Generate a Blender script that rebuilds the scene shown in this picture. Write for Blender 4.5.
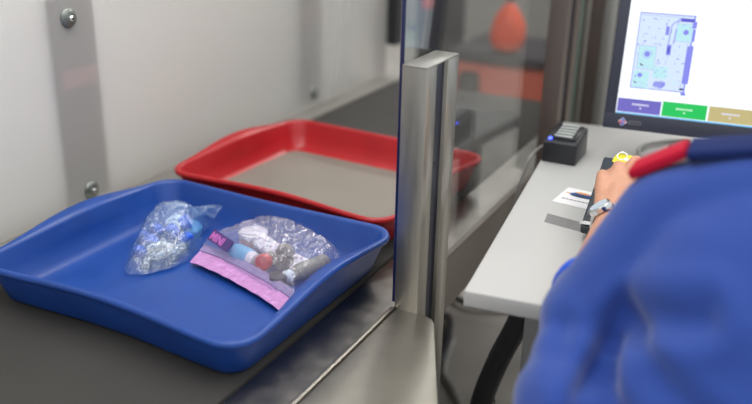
import bpy, bmesh, math, random
from mathutils import Vector, Matrix, noise
random.seed(7)
PI = math.pi
for o in list(bpy.data.objects): bpy.data.objects.remove(o)
scene = bpy.context.scene
C = scene.collection

# ---------------------------------------------------------------- camera
cam_data = bpy.data.cameras.new('camera'); cam = bpy.data.objects.new('camera', cam_data); C.objects.link(cam)
rot = Matrix(((0.8891, -0.1877, 0.4176), (0.4572, 0.3207, -0.8295), (0.0218, 0.9284, 0.3708)))
cam.matrix_world = Matrix.Translation((0, 0, 1.58)) @ rot.to_4x4()
cam_data.sensor_width = 36; cam_data.lens = 850 / 752 * 36
cam_data.clip_start = 0.05
cam_data.dof.use_dof = True; cam_data.dof.focus_distance = 1.50; cam_data.dof.aperture_fstop = 1.7
scene.camera = cam

# ---------------------------------------------------------------- light and exposure
w = bpy.data.worlds.new('world'); scene.world = w; w.use_nodes = True
w.node_tree.nodes['Background'].inputs[0].default_value = (0.93, 0.96, 1.0, 1)
w.node_tree.nodes['Background'].inputs[1].default_value = 0.88
def area(name, loc, size, sy, power, aim=None, col=(1, .97, .93)):
    d = bpy.data.lights.new(name, 'AREA'); d.shape = 'RECTANGLE'; d.size = size; d.size_y = sy; d.energy = power; d.color = col
    o = bpy.data.objects.new(name, d); C.objects.link(o); o.location = loc
    if aim: o.rotation_euler = (Vector(aim) - Vector(loc)).to_track_quat('-Z', 'Y').to_euler()
    return o
area('ceiling_lamp_row', (-0.75, 1.2, 2.95), 0.7, 2.6, 36)
area('ceiling_lamp_row', (0.9, 1.8, 2.95), 0.5, 2.6, 22)
area('ceiling_lamp_row', (-0.9, 4.6, 2.95), 1.6, 0.5, 60)
scene.view_settings.view_transform = 'Standard'; scene.view_settings.look = 'None'
scene.view_settings.exposure = 0.0; scene.view_settings.gamma = 1; scene.view_settings.use_curve_mapping = False

# ---------------------------------------------------------------- materials
def srgb(r, g, b):
    f = lambda c: (c / 255 / 12.92) if c / 255 <= .04045 else ((c / 255 + .055) / 1.055) ** 2.4
    return (f(r), f(g), f(b), 1)
def mat(name, col, rough=.5, metal=0, spec=.5, var=0, vscale=8, bump=0, bscale=60, stretch=(1, 1, 1), emit=0, coat=0, sheen=0, sss=0):
    m = bpy.data.materials.new(name); m.use_nodes = True; nt = m.node_tree; N = nt.nodes; L = nt.links
    b = N['Principled BSDF']; b.inputs['Base Color'].default_value = col; b.inputs['Roughness'].default_value = rough
    b.inputs['Metallic'].default_value = metal; b.inputs['Specular IOR Level'].default_value = spec
    b.inputs['Coat Weight'].default_value = coat; b.inputs['Sheen Weight'].default_value = sheen
    if sss: b.inputs['Subsurface Weight'].default_value = sss; b.inputs['Subsurface Radius'].default_value = (.01, .004, .002)
    if emit: b.inputs['Emission Color'].default_value = col; b.inputs['Emission Strength'].default_value = emit
    tc = N.new('ShaderNodeTexCoord'); mp = N.new('ShaderNodeMapping'); mp.inputs['Scale'].default_value = stretch
    L.new(tc.outputs['Object'], mp.inputs[0])
    if var:
        n = N.new('ShaderNodeTexNoise'); n.inputs['Scale'].default_value = vscale; n.inputs['Detail'].default_value = 6
        L.new(mp.outputs[0], n.inputs['Vector'])
        r = N.new('ShaderNodeMapRange'); r.inputs[1].default_value = .3; r.inputs[2].default_value = .7
        r.inputs[3].default_value = 1 - var; r.inputs[4].default_value = 1 + var; L.new(n.outputs[0], r.inputs[0])
        mx = N.new('ShaderNodeVectorMath'); mx.operation = 'SCALE'; mx.inputs[0].default_value = col[:3]
        L.new(r.outputs[0], mx.inputs['Scale']); L.new(mx.outputs[0], b.inputs['Base Color'])
        r2 = N.new('ShaderNodeMapRange'); r2.inputs[1].default_value = .3; r2.inputs[2].default_value = .7
        r2.inputs[3].default_value = rough * .85; r2.inputs[4].default_value = min(1, rough * 1.15)
        L.new(n.outputs[0], r2.inputs[0]); L.new(r2.outputs[0], b.inputs['Roughness'])
    if bump:
        n = N.new('ShaderNodeTexNoise'); n.inputs['Scale'].default_value = bscale; n.inputs['Detail'].default_value = 4
        L.new(mp.outputs[0], n.inputs['Vector'])
        bp = N.new('ShaderNodeBump'); bp.inputs['Strength'].default_value = bump; bp.inputs['Distance'].default_value = .01
        L.new(n.outputs[0], bp.inputs['Height']); L.new(bp.outputs[0], b.inputs['Normal'])
    return m
def two_sided(nt, fr):      # a thin sheet reflects alike from both sides
    g = nt.nodes.new('ShaderNodeNewGeometry'); r = nt.nodes.new('ShaderNodeMapRange')
    r.inputs[3].default_value = 1.5; r.inputs[4].default_value = 1 / 1.5
    nt.links.new(g.outputs['Backfacing'], r.inputs[0]); nt.links.new(r.outputs[0], fr.inputs[0])
def film(name, tint, trans=.75, rough=.12, body=(.9, .9, .95, 1), bump=.6, bscale=70, bodyfac=.12, gloss=.3):
    m = bpy.data.materials.new(name); m.use_nodes = True; nt = m.node_tree; N = nt.nodes; L = nt.links
    for n in list(N): N.remove(n)
    out = N.new('ShaderNodeOutputMaterial'); tr = N.new('ShaderNodeBsdfTransparent'); tr.inputs[0].default_value = tint
    gl = N.new('ShaderNodeBsdfGlossy'); gl.inputs['Roughness'].default_value = rough; gl.inputs[0].default_value = (1, 1, 1, 1)
    df = N.new('ShaderNodeBsdfDiffuse'); df.inputs[0].default_value = body
    tl = N.new('ShaderNodeBsdfTranslucent'); tl.inputs[0].default_value = body
    lw = N.new('ShaderNodeFresnel'); two_sided(nt, lw)
    tc = N.new('ShaderNodeTexCoord'); nz = N.new('ShaderNodeTexNoise'); nz.inputs['Scale'].default_value = bscale; nz.inputs['Detail'].default_value = 5
    nz.inputs['Distortion'].default_value = 1.2
    bp = N.new('ShaderNodeBump'); bp.inputs['Strength'].default_value = bump; bp.inputs['Distance'].default_value = .006
    L.new(tc.outputs['Object'], nz.inputs['Vector']); L.new(nz.outputs[0], bp.inputs['Height'])
    L.new(bp.outputs[0], gl.inputs['Normal']); L.new(bp.outputs[0], lw.inputs['Normal'])
    dd = N.new('ShaderNodeMixShader'); L.new(df.outputs[0], dd.inputs[1]); L.new(tl.outputs[0], dd.inputs[2])
    m1 = N.new('ShaderNodeMixShader'); m1.inputs[0].default_value = bodyfac; L.new(tr.outputs[0], m1.inputs[1]); L.new(dd.outputs[0], m1.inputs[2])
    ad = N.new('ShaderNodeMath'); ad.operation = 'MULTIPLY_ADD'; ad.inputs[1].default_value = 1.0; ad.inputs[2].default_value = gloss * .25
    L.new(lw.outputs[0], ad.inputs[0])
    m2 = N.new('ShaderNodeMixShader'); L.new(ad.outputs[0], m2.inputs[0]); L.new(m1.outputs[0], m2.inputs[1]); L.new(gl.outputs[0], m2.inputs[2])
    L.new(m2.outputs[0], out.inputs[0]); return m
def pane_glass(name, tint):
    m = bpy.data.materials.new(name); m.use_nodes = True; nt = m.node_tree; N = nt.nodes; L = nt.links
    for n in list(N): N.remove(n)
    out = N.new('ShaderNodeOutputMaterial'); tr = N.new('ShaderNodeBsdfTransparent'); tr.inputs[0].default_value = tint
    gl = N.new('ShaderNodeBsdfGlossy'); gl.inputs['Roughness'].default_value = .02; fr = N.new('ShaderNodeFresnel'); two_sided(nt, fr)
    m2 = N.new('ShaderNodeMixShader'); L.new(fr.outputs[0], m2.inputs[0]); L.new(tr.outputs[0], m2.inputs[1]); L.new(gl.outputs[0], m2.inputs[2])
    L.new(m2.outputs[0], out.inputs[0]); return m
def emis(name, col, s=1):
    m = bpy.data.materials.new(name); m.use_nodes = True; b = m.node_tree.nodes['Principled BSDF']
    b.inputs['Base Color'].default_value = (0.01, .01, .01, 1); b.inputs['Emission Color'].default_value = col; b.inputs['Emission Strength'].default_value = s
    b.inputs['Roughness'].default_value = .4; return m

M = {}
M['blue_plastic'] = mat('blue_plastic', srgb(24, 68, 146), .36, var=.10, vscale=14, bump=.05, bscale=300)
M['red_plastic'] = mat('red_plastic', srgb(170, 20, 28), .38, var=.08, vscale=14, bump=.05, bscale=300)
M['liner'] = mat('grey_liner', srgb(126, 120, 111), .6, var=.06, vscale=9)
M['liner_edge'] = mat('pale_liner_edge', srgb(170, 164, 154), .6)
M['belt'] = mat('belt_rubber', srgb(62, 60, 58), .75, spec=.2, var=.10, vscale=5, bump=.12, bscale=500)
M['steel'] = mat('brushed_steel', srgb(168, 163, 153), .34, 1, var=.07, vscale=5, bump=.05, bscale=60)
M['steel_post'] = mat('brushed_post_steel', srgb(180, 176, 168), .36, 1, var=.07, vscale=9, bump=.04, bscale=60, stretch=(12, 12, 1))
M['steel_dark'] = mat('shiny_dark_steel', srgb(140, 136, 130), .33, 1, var=.06, vscale=30, bump=.03, bscale=40)
M['steel_frame'] = mat('bronze_steel', srgb(124, 114, 107), .42, .7, var=.08, vscale=8, stretch=(1, 1, .2))
M['alu'] = mat('aluminium_trim', srgb(150, 147, 141), .45, .6, var=.06)
M['zinc'] = mat('zinc', srgb(140, 145, 140), .42, .85, var=.12, vscale=60)
M['chrome'] = mat('chrome', srgb(225, 225, 225), .12, 1)
M['slot'] = mat('dark_channel', srgb(38, 42, 56), .4, .2)
M['screen_panel_back'] = mat('white_panel_core', srgb(250, 248, 243), .6)
M['bar'] = mat('grey_mounting_bar', srgb(24, 24, 30), .6)
M['bar_red'] = mat('dull_red_label', srgb(140, 80, 84), .6)
M['white_lam'] = mat('pale_grey_laminate', srgb(188, 187, 184), .45, var=.02, vscale=5)
M['lam_edge'] = mat('laminate_edge', srgb(178, 178, 178), .5)
M['black'] = mat('black_plastic', srgb(36, 37, 42), .42, var=.05)
M['black_gloss'] = mat('glossy_black_plastic', srgb(26, 28, 34), .25)
M['bezel'] = mat('dark_bezel_plastic', srgb(54, 57, 72), .45)
M['console'] = mat('console_plastic', srgb(40, 48, 58), .42, var=.05)
M['grey_rib'] = mat('light_grey_rib', srgb(205, 210, 206), .4)
M['led'] = emis('blue_led', (0.05, 0.08, 1, 1), 6)
M['card'] = mat('white_card', srgb(232, 230, 230), .5)
M['card_blue'] = mat('blue_print', srgb(40, 90, 150), .5)
M['card_navy'] = mat('navy_print', srgb(40, 50, 90), .5)
M['card_orange'] = mat('orange_print', srgb(220, 150, 80), .5)
M['print_grey'] = mat('grey_print', srgb(130, 130, 135), .6)
M['grey_sheet'] = film('translucent_grey', (.93, .93, .94, 1), bodyfac=.08, body=(.6, .6, .6, 1), bump=0)
M['yellow'] = mat('yellow_tag', srgb(226, 218, 40), .45)
M['cable_grey'] = mat('grey_cable', srgb(165, 165, 160), .45)
M['cable_black'] = mat('black_conduit', srgb(44, 44, 47), .5, bump=.3, bscale=30)
M['floor'] = mat('grey_stone_floor', srgb(172, 168, 160), .55, var=.16, vscale=5, bump=.05)
M['hall'] = mat('grey_hall_wall', srgb(150, 146, 140), .7, var=.05, vscale=2)
M['leg'] = mat('grey_painted_metal', srgb(158, 158, 155), .5, .2)
M['shirt'] = mat('blue_cotton', srgb(42, 70, 146), .85, sheen=.3, spec=.2, bump=.15, bscale=600)
M['cuff'] = mat('bright_blue_hem', srgb(36, 86, 205), .85, spec=.2)
M['epaulette'] = mat('crimson_cloth', srgb(176, 16, 48), .8, spec=.2)
M['navy'] = mat('navy_cloth', srgb(24, 40, 92), .85, spec=.2)
M['trouser'] = mat('dark_navy_cloth', srgb(22, 26, 42), .9, spec=.2)
M['skin'] = mat('skin', srgb(204, 150, 122), .5, var=.08, vscale=40, bump=.15, bscale=160, sss=.15)
M['nail'] = mat('nail', srgb(226, 178, 160), .3)
M['hair'] = mat('dark_hair', srgb(40, 32, 28), .7, bump=.5, bscale=120)
M['eye_white'] = mat('eye_white', srgb(235, 232, 228), .3)
M['iris'] = mat('iris', srgb(60, 42, 30), .3)
M['lip'] = mat('lip', srgb(170, 100, 92), .5)
M['orange'] = mat('orange_plastic', srgb(232, 84, 44), .45, var=.06)
M['orange_dull'] = mat('dull_orange_paint', srgb(196, 92, 70), .55, var=.08)
M['dark_cloth'] = mat('dark_grey_cloth', srgb(60, 58, 62), .8)
M['glass'] = pane_glass('clear_glass', (.88, .9, .9, 1))
M['glass_edge'] = mat('dark_blue_glass_edge', srgb(28, 34, 78), .2)
M['glass_green'] = mat('green_glass_edge', srgb(120, 150, 138), .2)
M['film'] = film('clear_film', (.95, .97, 1, 1), bodyfac=.14, body=(.90, .78, .95, 1), bump=1, bscale=34, gloss=.18, rough=.16)
M['film_blue'] = film('pale_blue_film', (.86, .93, 1, 1), bodyfac=.18, body=(.38, .66, .98, 1), bump=1, bscale=40, gloss=.3, rough=.14)
M['pink'] = mat('lilac_pink_film', srgb(190, 136, 192), .25, var=.14, vscale=90, bump=.3, bscale=60)
M['zip'] = mat('violet_zip', srgb(150, 132, 178), .25, bump=.2, bscale=80)
M['purple_print'] = mat('dark_purple_print', srgb(74, 52, 112), .5)
M['pink_print'] = mat('pink_print', srgb(200, 110, 190), .5)
M['cyan_item'] = mat('powder_blue_plastic', srgb(96, 168, 214), .4)
M['peach'] = mat('peach_plastic', srgb(226, 176, 168), .5)
M['tube'] = mat('white_tube', srgb(222, 216, 226), .4)
M['violet_dot'] = mat('violet_dot', srgb(150, 90, 170), .5)
M['teal'] = mat('teal_print', srgb(100, 180, 170), .5)
M['red_cap'] = mat('red_cap', srgb(196, 14, 30), .35)
M['grey_cap'] = mat('charcoal_cap', srgb(34, 34, 42), .35)
M['olive'] = mat('murky_bottle', srgb(128, 126, 118), .25)
M['blue_item'] = mat('vivid_blue_item', srgb(28, 92, 214), .35)
M['grey_item'] = mat('smoky_grey_item', srgb(140, 146, 156), .2, .3)
M['pale_item'] = mat('pale_item', srgb(196, 208, 220), .3)
# frosted wall panel: light passes through it diffusely
def frosted():
    m = bpy.data.materials.new('frosted_white_panel'); m.use_nodes = True; nt = m.node_tree; N = nt.nodes; L = nt.links
    b = N['Principled BSDF']; b.inputs['Base Color'].default_value = srgb(250, 246, 240); b.inputs['Roughness'].default_value = .35
    rf = N.new('ShaderNodeBsdfRefraction'); rf.inputs['Roughness'].default_value = .55; rf.inputs['IOR'].default_value = 1.14
    rf.inputs[0].default_value = (.98, .98, .98, 1)
    mx = N.new('ShaderNodeMixShader'); mx.inputs[0].default_value = .62
    L.new(b.outputs[0], mx.inputs[1]); L.new(rf.outputs[0], mx.inputs[2]); L.new(mx.outputs[0], N['Material Output'].inputs[0])
    return m
M['frosted'] = frosted()

# ---------------------------------------------------------------- helpers
def link(name, bm, m, parent=None, smooth=False, loc=None, autosmooth=None):
    me = bpy.data.meshes.new(name); bmesh.ops.recalc_face_normals(bm, faces=bm.faces); bm.to_mesh(me); bm.free()
    mats = m if isinstance(m, (list, tuple)) else [m]
    for k in mats: me.materials.append(M[k])
    if smooth:
        for p in me.polygons: p.use_smooth = True
        if autosmooth is not None: me.set_sharp_from_angle(angle=math.radians(autosmooth))
    o = bpy.data.objects.new(name, me); C.objects.link(o)
    if parent: o.parent = parent
    if loc: o.location = loc
    return o
def tag(o, label=None, cat=None, group=None, kind=None):
    if label: o['label'] = label
    if cat: o['category'] = cat
    if group: o['group'] = group
    if kind: o['kind'] = kind
    return o
def thing(name, label, cat, loc=(0, 0, 0), rz=0, group=None, rot=None):
    o = bpy.data.objects.new(name, None); C.objects.link(o); o.location = loc; o.rotation_euler = rot or (0, 0, rz); o.empty_display_size = .02
    return tag(o, label, cat, group)
def struct(o, label=None, cat=None): o['kind'] = 'structure'; tag(o, label, cat); return o
def B(): return bmesh.new()
def box(bm, x0, x1, y0, y1, z0, z1, bev=0, seg=2, mi=0, mat4=None):
    vs = [bm.verts.new((x, y, z)) for x in (x0, x1) for y in (y0, y1) for z in (z0, z1)]
    fs = []
    for idx in ((0, 1, 3, 2), (4, 6, 7, 5), (0, 4, 5, 1), (2, 3, 7, 6), (0, 2, 6, 4), (1, 5, 7, 3)):
        f = bm.faces.new([vs[i] for i in idx]); f.material_index = mi; fs.append(f)
    geo = vs
    if bev:
        es = list({e for f in fs for e in f.edges})
        r = bmesh.ops.bevel(bm, geom=es, offset=bev, segments=seg, affect='EDGES', profile=.5)
        geo = list({v for f in r['faces'] for v in f.verts} | {v for v in vs if v.is_valid})
    if mat4 is not None:
        for v in {v for v in geo if v.is_valid}: v.co = mat4 @ v.co
    return bm
def prism(bm, pts, z0, z1, mi=0):
    a = [bm.verts.new((x, y, z0)) for x, y in pts]; b = [bm.verts.new((x, y, z1)) for x, y in pts]; n = len(pts)
    for f in [bm.faces.new(a[::-1]), bm.faces.new(b)] + [bm.faces.new((a[i], a[(i + 1) % n], b[(i + 1) % n], b[i])) for i in range(n)]: f.material_index = mi
    return bm
def lathe(bm, prof, n=28, mat4=None, mi=0, cap=True):
    rings = []
    for r, z in prof:
        rings.append([bm.verts.new((r * math.cos(2 * PI * k / n), r * math.sin(2 * PI * k / n), z)) for k in range(n)])
    for a, b in zip(rings, rings[1:]):
        for k in range(n):
            bm.faces.new((a[k], a[(k + 1) % n], b[(k + 1) % n], b[k])).material_index = mi
    if cap: bm.faces.new(rings[0][::-1]).material_index = mi; bm.faces.new(rings[-1]).material_index = mi
    if mat4 is not None:
        for rr in rings:
            for v in rr: v.co = mat4 @ v.co
    return bm
def catmull(pts, sub=8):
    P = [Vector(p) for p in pts]; out = []
    for i in range(len(P) - 1):
        p0 = P[max(i - 1, 0)]; p1 = P[i]; p2 = P[i + 1]; p3 = P[min(i + 2, len(P) - 1)]
        for k in range(sub):
            t = k / sub
            out.append(.5 * ((2 * p1) + (p2 - p0) * t + (2 * p0 - 5 * p1 + 4 * p2 - p3) * t * t + (3 * p1 - p0 - 3 * p2 + p3) * t ** 3))
    return out + [P[-1]]
def tube(bm, pts, r, n=12, sub=8, mi=0, ribs=0):
    P = catmull(pts, sub) if sub else [Vector(p) for p in pts]
    rings = []; up = Vector((0, 0, 1)); prev = None
    for i, p in enumerate(P):
        t = (P[min(i + 1, len(P) - 1)] - P[max(i - 1, 0)]).normalized()
        if prev is None:
            a = t.cross(up); a = a if a.length > .1 else t.cross(Vector((1, 0, 0)))
        else: a = prev - t * prev.dot(t)
        a.normalize(); prev = a; b = t.cross(a)
        rr = (r[min(int(i / max(1, sub)), len(r) - 1)] if isinstance(r, (list, tuple)) else r) * (1 + (ribs if i % 2 else 0))
        rings.append([bm.verts.new(p + (a * math.cos(2 * PI * k / n) + b * math.sin(2 * PI * k / n)) * rr) for k in range(n)])
    for x, y in zip(rings, rings[1:]):
        for k in range(n): bm.faces.new((x[k], x[(k + 1) % n], y[(k + 1) % n], y[k])).material_index = mi
    bm.faces.new(rings[0][::-1]).material_index = mi; bm.faces.new(rings[-1]).material_index = mi
    return bm
def rounded(a, b, r, n=8, m=16):
    pts = []
    cs = [((a - r, b - r), 0), ((-a + r, b - r), 90), ((-a + r, -b + r), 180), ((a - r, -b + r), 270)]
    for k, (c, st) in enumerate(cs):
        for i in range(n + 1):
            th = math.radians(st + 90 * i / n); pts.append((c[0] + r * math.cos(th), c[1] + r * math.sin(th)))
        nc, ns = cs[(k + 1) % 4]; q = (nc[0] + r * math.cos(math.radians(ns)), nc[1] + r * math.sin(math.radians(ns)))
        p = pts[-1]
        for i in range(1, m): pts.append((p[0] + (q[0] - p[0]) * i / m, p[1] + (q[1] - p[1]) * i / m))
    return pts
def align(p, q, roll=0):
    p, q = Vector(p), Vector(q)
    return Matrix.Translation(p) @ (q - p).to_track_quat('Z', 'Y').to_matrix().to_4x4()

BZ = .86      # top of the conveyor belt
TT = .994     # top of the desk

# ================================================================ SETTING
bm = B(); box(bm, -4.5, 3, -.8, 6.6, .14, .24); struct(link('floor', bm, 'floor'))
bm = B(); box(bm, -4.5, 3, 6.6, 6.75, .24, 3.0); struct(link('wall_back', bm, 'hall'))
# white wall beside the belt: translucent facing sheet over a white core, grey mounting bars between
bm = B(); box(bm, -1.46, -1.392, -.5, 2.78, .24, 2.2); wl = struct(link('wall_left', bm, 'screen_panel_back'))
bm = B()
vs = [bm.verts.new(p) for p in ((-1.352, -.5, .862), (-1.352, 2.74, .862), (-1.352, 2.74, 2.2), (-1.352, -.5, 2.2))]; bm.faces.new(vs)
link('facing_sheet', bm, 'frosted', wl)
def wall_bar(y, hw):
    bm = B(); box(bm, -1.3915, -1.378, y - hw, y + hw, .80, 1.305, .002, 1)
    box(bm, -1.378, -1.3775, y - .05, y + .05, 1.115, 1.155, mi=1)
    return link('mounting_bar', bm, ['bar', 'bar_red'], wl)
wall_bar(1.318, .058); wall_bar(2.305, .050)
# aluminium trim between wall and belt
bm = B(); prism(bm, [(-1.372, -.5), (-1.281, -.5), (-1.281, 2.74), (-1.372, 2.74)], .80, .861)
struct(link('trim_1', bm, 'alu'))

def screw(y, z, label):
    t = thing('wall_screw', label, 'screw', (-1.3518, y, z), rot=(0, PI / 2, 0), group='round washer screws on the white wall')
    bm = B(); lathe(bm, [(.0205, 0), (.0205, .002), (.019, .004), (.012, .007), (.007, .0085)], 28); link('washer', bm, 'zinc', t, True, autosmooth=50)
    bm = B(); lathe(bm, [(.006, .008), (.006, .0125), (.0045, .014)], 6); link('bolt_head', bm, 'chrome', t)
screw(1.270, 1.272, 'round grey washer screw near the top left, at the top of the grey strip')
screw(1.282, .893, 'round grey washer screw low on the white wall just above the blue tray')
screw(2.235, .905, 'small blurred washer screw at the foot of the far grey strip behind the red tray')

# ================================================================ CONVEYOR
cv = thing('conveyor', 'dark belt conveyor with polished steel side rails beside the white wall', 'conveyor', (-.95, .9, .24))
def cpart(name, bm, m, **k):
    o = link(name, bm, m, cv, **k); o.location = (.95, -.9, -.24); return o
bm = B(); box(bm, -1.279, -.652, -.45, 2.69, .815, BZ, .006, 2); cpart('belt', bm, 'belt', smooth=True, autosmooth=40)
# sloping polished steel skirt between the belt and the raised lip
bm = B(); prism(bm, [(-.648, -.45), (-.56, -.45), (-.56, 2.68), (-.648, 2.68)], .80, .857); cpart('side_rail', bm, 'steel_dark')
# lip at the seam
bm = B(); box(bm, -.561, -.553, -.45, 1.18, .80, .8635, .0015, 2); cpart('guide_lip', bm, 'steel', smooth=True, autosmooth=40)
bm = B(); box(bm, -.566, -.5495, 1.3125, 2.7, .745, .864, .002, 1); cpart('side_panel', bm, 'steel_frame')
bm = B(); box(bm, -1.27, -.66, -.4, 2.65, .66, .81); cpart('frame', bm, 'steel_frame')
for y in (.1, 1.6, 2.6):
    for x in (-1.2, -.72):
        bm = B(); box(bm, x - .03, x + .03, y - .03, y + .03, 0.24, .66, .004); cpart('leg', bm, 'leg')
# flat steel worktop on the near right of the rail
t = thing('steel_counter', 'flat brushed steel side plate in front of the square post', 'counter', (-.45, .5, .24))
bm = B()
pts = [(-.5515, 1.184), (-.500, 1.186), (-.482, 1.180), (-.4705, 1.166), (-.377, .96), (-.335, .86), (-.335, -.45), (-.5515, -.45)]
prism(bm, pts, .852, .861)
es = [e for e in bm.edges if all(v.co.z > .86 for v in e.verts)]
bmesh.ops.bevel(bm, geom=es, offset=.003, segments=3, affect='EDGES', profile=.5)
o = link('top_plate', bm, 'steel', t, True, autosmooth=35); o.location = (.45, -.5, -.24)
bm = B()
q = [(-.5515, 1.178), (-.502, 1.179), (-.486, 1.174), (-.476, 1.162), (-.382, .955), (-.340, .86), (-.340, -.45), (-.5515, -.45)]
prism(bm, q, .56, .852); o = link('side_apron', bm, 'steel', t); o.location = (.45, -.5, -.24)
bm = B(); box(bm, -.53, -.48, .2, .25, .24, .56); o = link('leg', bm, 'leg', t); o.location = (.45, -.5, -.24)
bm = B(); box(bm, -.53, -.48, 1.0, 1.05, .24, .56); o = link('leg', bm, 'leg', t); o.location = (.45, -.5, -.24)

# ================================================================ GLASS PARTITION
def post(y0, z1, label, name='divider_post', m='steel_post', zb=.862, hole=True):
    t = thing(name, label, 'post', (-.536, y0 + .065, zb))
    x0, x1 = -.019, .025; h = z1 - zb
    bm = B()
    # U-shaped channel section opening to +x, closed with a cap
    a, b = -.064, .064
    pr = [(x0, a), (x1, a), (x1, a + .037), (x1 - .010, a + .037), (x1 - .010, b - .045), (x1, b - .045), (x1, b), (x0, b)]
    prism(bm, pr, 0, h - .003)
    es = [e for e in bm.edges if abs(e.verts[0].co.z - e.verts[1].co.z) > .1]
    bmesh.ops.bevel(bm, geom=es, offset=.0015, segments=2, affect='EDGES', profile=.5)
    link('profile', bm, m, t, True, autosmooth=35)
    bm = B(); box(bm, x1 - .0098, x1 - .0075, a + .038, b - .046, 0.002, h - .004)
    link('channel', bm, 'slot', t)
    bm = B(); box(bm, x0, x1, a, b, h - .003, h, .0012, 2); link('end_cap', bm, m, t, True, autosmooth=35)
    if hole:
        bm = B(); lathe(bm, [(.0022, 0), (.0022, .001)], 12, Matrix.Translation((x1 - .0074, -.003, h - .175)) @ Matrix.Rotation(PI / 2, 4, 'Y')); link('screw_hole', bm, 'black', t)
    return t
post(1.181, 1.290, 'short square brushed steel post at the end of the glass beside the trays', zb=.50)
post(1.985, 2.3, 'tall dark steel post closing the far end of the glass pane', m='steel_frame', zb=.865, hole=False)
g = thing('glass_divider', 'upright clear glass pane between conveyor and desk', 'glass pane', (-.5605, 1.6, .866))
bm = B(); box(bm, -.0035, .0025, -.404, .5, 0, 1.4); link('pane', bm, 'glass', g)
bm = B(); box(bm, -.0042, .0030, -.4075, -.4041, 0, 1.4, .001, 1); link('edge', bm, 'glass_edge', g)
# second pane and round pole behind the desk
g2 = thing('glass_divider', 'second glass pane continuing behind the desk beyond the tall dark post', 'glass pane', (-.545, 2.6, .866))
bm = B(); box(bm, -.003, .003, -.42, .5, 0, 1.4); link('pane', bm, 'glass', g2)
for k, dx in enumerate((-.004, .018)):
    bm = B(); box(bm, dx - .0035, dx + .0035, -.424, -.418, 0, 1.4); link('edge', bm, 'glass_green', g2)
bm = B(); tube(bm, [(-.53, 2.25, .866), (-.53, 2.25, 2.3)], .010, 16, 0); 
bm2 = bm; tag(link('support_pole', bm2, 'alu', None, True), 'thin pale upright pole beside the left edge of the computer screen', 'pole')
bm = B(); box(bm, -.63, -.41, 2.40, 2.46, .24, 2.6); tag(link('support_column', bm, 'steel_frame'), 'dark grey column standing behind the desk and the screen', 'column')
bm = B(); tube(bm, [(-.49, 2.36, .24), (-.49, 2.36, 2.5)], .017, 16, 0)
tag(link('support_pole', bm, 'leg', None, True), 'thicker grey pole just left of the screen frame behind the desk', 'pole')

# ================================================================ TRAYS
TA, TB, TH = .285, .251, .074
def tray_mesh():
    bm = B()
    prof = [(.040, .000, 0), (.031, .0015, 0), (.027, .007, 0), (.016, .040, .5), (.0085, TH - .016, .85), (.0070, TH - .012, 1), (.0010, TH - .011, 1), (-.0005, TH - .007, 1),
            (.0010, TH - .0015, 1), (.0050, TH, 1), (.0095, TH - .0012, 1.0), (.0125, TH - .006, .95), (.020, .040, .5), (.0340, .016, 0), (.042, .007, 0), (.056, .0045, 0)]
    rings = []
    for d, z, k in prof:
        a, b = TA - d, TB - d; r = max(.055 - d * .6, .02); R = []
        for x, y in rounded(a, b, r):
            fx = math.cos(PI / 2 * max(-1, min(1, y / b / .92))) ** 2; fy = math.cos(PI / 2 * max(-1, min(1, x / a / .95))) ** 2
            sx = min(1, abs(x) / a) ** 8 * fx; sy = min(1, abs(y) / b) ** 8 * fy
            inner = 1 if (d > .008 and k > .9 and z > TH - .013 and d >= .0095) else (.45 if (.5 <= k < 1 and d == .020) else 0)
            nx = x + math.copysign(1, x) * sx * (.004 * k - .020 * inner); ny = y - math.copysign(1, y) * sy * (.011 + .003 * k)
            nz = z + k * (.021 * sx + .004 * sy) - inner * .005 * sx
            R.append(bm.verts.new((nx, ny, nz)))
        rings.append(R)
    n = len(rings[0])
    for p, q in zip(rings, rings[1:]):
        for i in range(n): bm.faces.new((p[i], p[(i + 1) % n], q[(i + 1) % n], q[i]))
    bm.faces.new(rings[0][::-1])
    # floor of the tray: concentric rings to a centre
    last = rings[-1]; cz = .0045
    for s in (.8, .5, .2):
        R = [bm.verts.new((v.co.x * s, v.co.y * s, cz)) for v in rings[-1]]
        for i in range(n): bm.faces.new((last[i], last[(i + 1) % n], R[(i + 1) % n], R[i]))
        last = R
    bm.faces.new(last)
    return bm
def tray(loc, rz, m, label):
    o = link('security_tray', tray_mesh(), m, None, True, autosmooth=60); o.location = loc; o.rotation_euler = (0, 0, rz)
    return tag(o, label, 'tray')
BT = (-.913, 1.096, BZ + .001); BR = -.018
tray(BT, BR, 'blue_plastic', 'blue plastic security tray holding two clear bags, in the foreground on the belt')
RT = (-.930, 1.618, BZ + .001); RR = -.05
tray(RT, RR, 'red_plastic', 'red plastic security tray with a grey bottom, behind the blue tray')
bm = B(); pts = rounded(.243, .186, .03)
prism(bm, pts, 0, .0016, 1); prism(bm, [(x * .992, y * .99) for x, y in pts], .0016, .0022, 0)
o = link('tray_liner', bm, ['liner', 'liner_edge']); o.location = (RT[0], RT[1], RT[2] + .0052); o.rotation_euler = (0, 0, RR)
tag(o, 'grey rubber liner mat lying flat in the red tray', 'mat')

FZ = BZ + .0062    # inner floor of the blue tray

# ================================================================ BAG ITEMS
def item(name, label, cat, p, q, prof, m, n=24, group=None, parts=()):
    t = thing(name, label, cat, p, group=group)
    R = (Vector(q) - Vector(p)).to_track_quat('Z', 'Y').to_matrix().to_4x4()
    for (pn, pf, mm) in ((None, prof, m),) + tuple(parts):
        bm = B(); lathe(bm, pf, n, R); link(pn or 'body', bm, mm, t, True, autosmooth=40)
    return t
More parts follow.
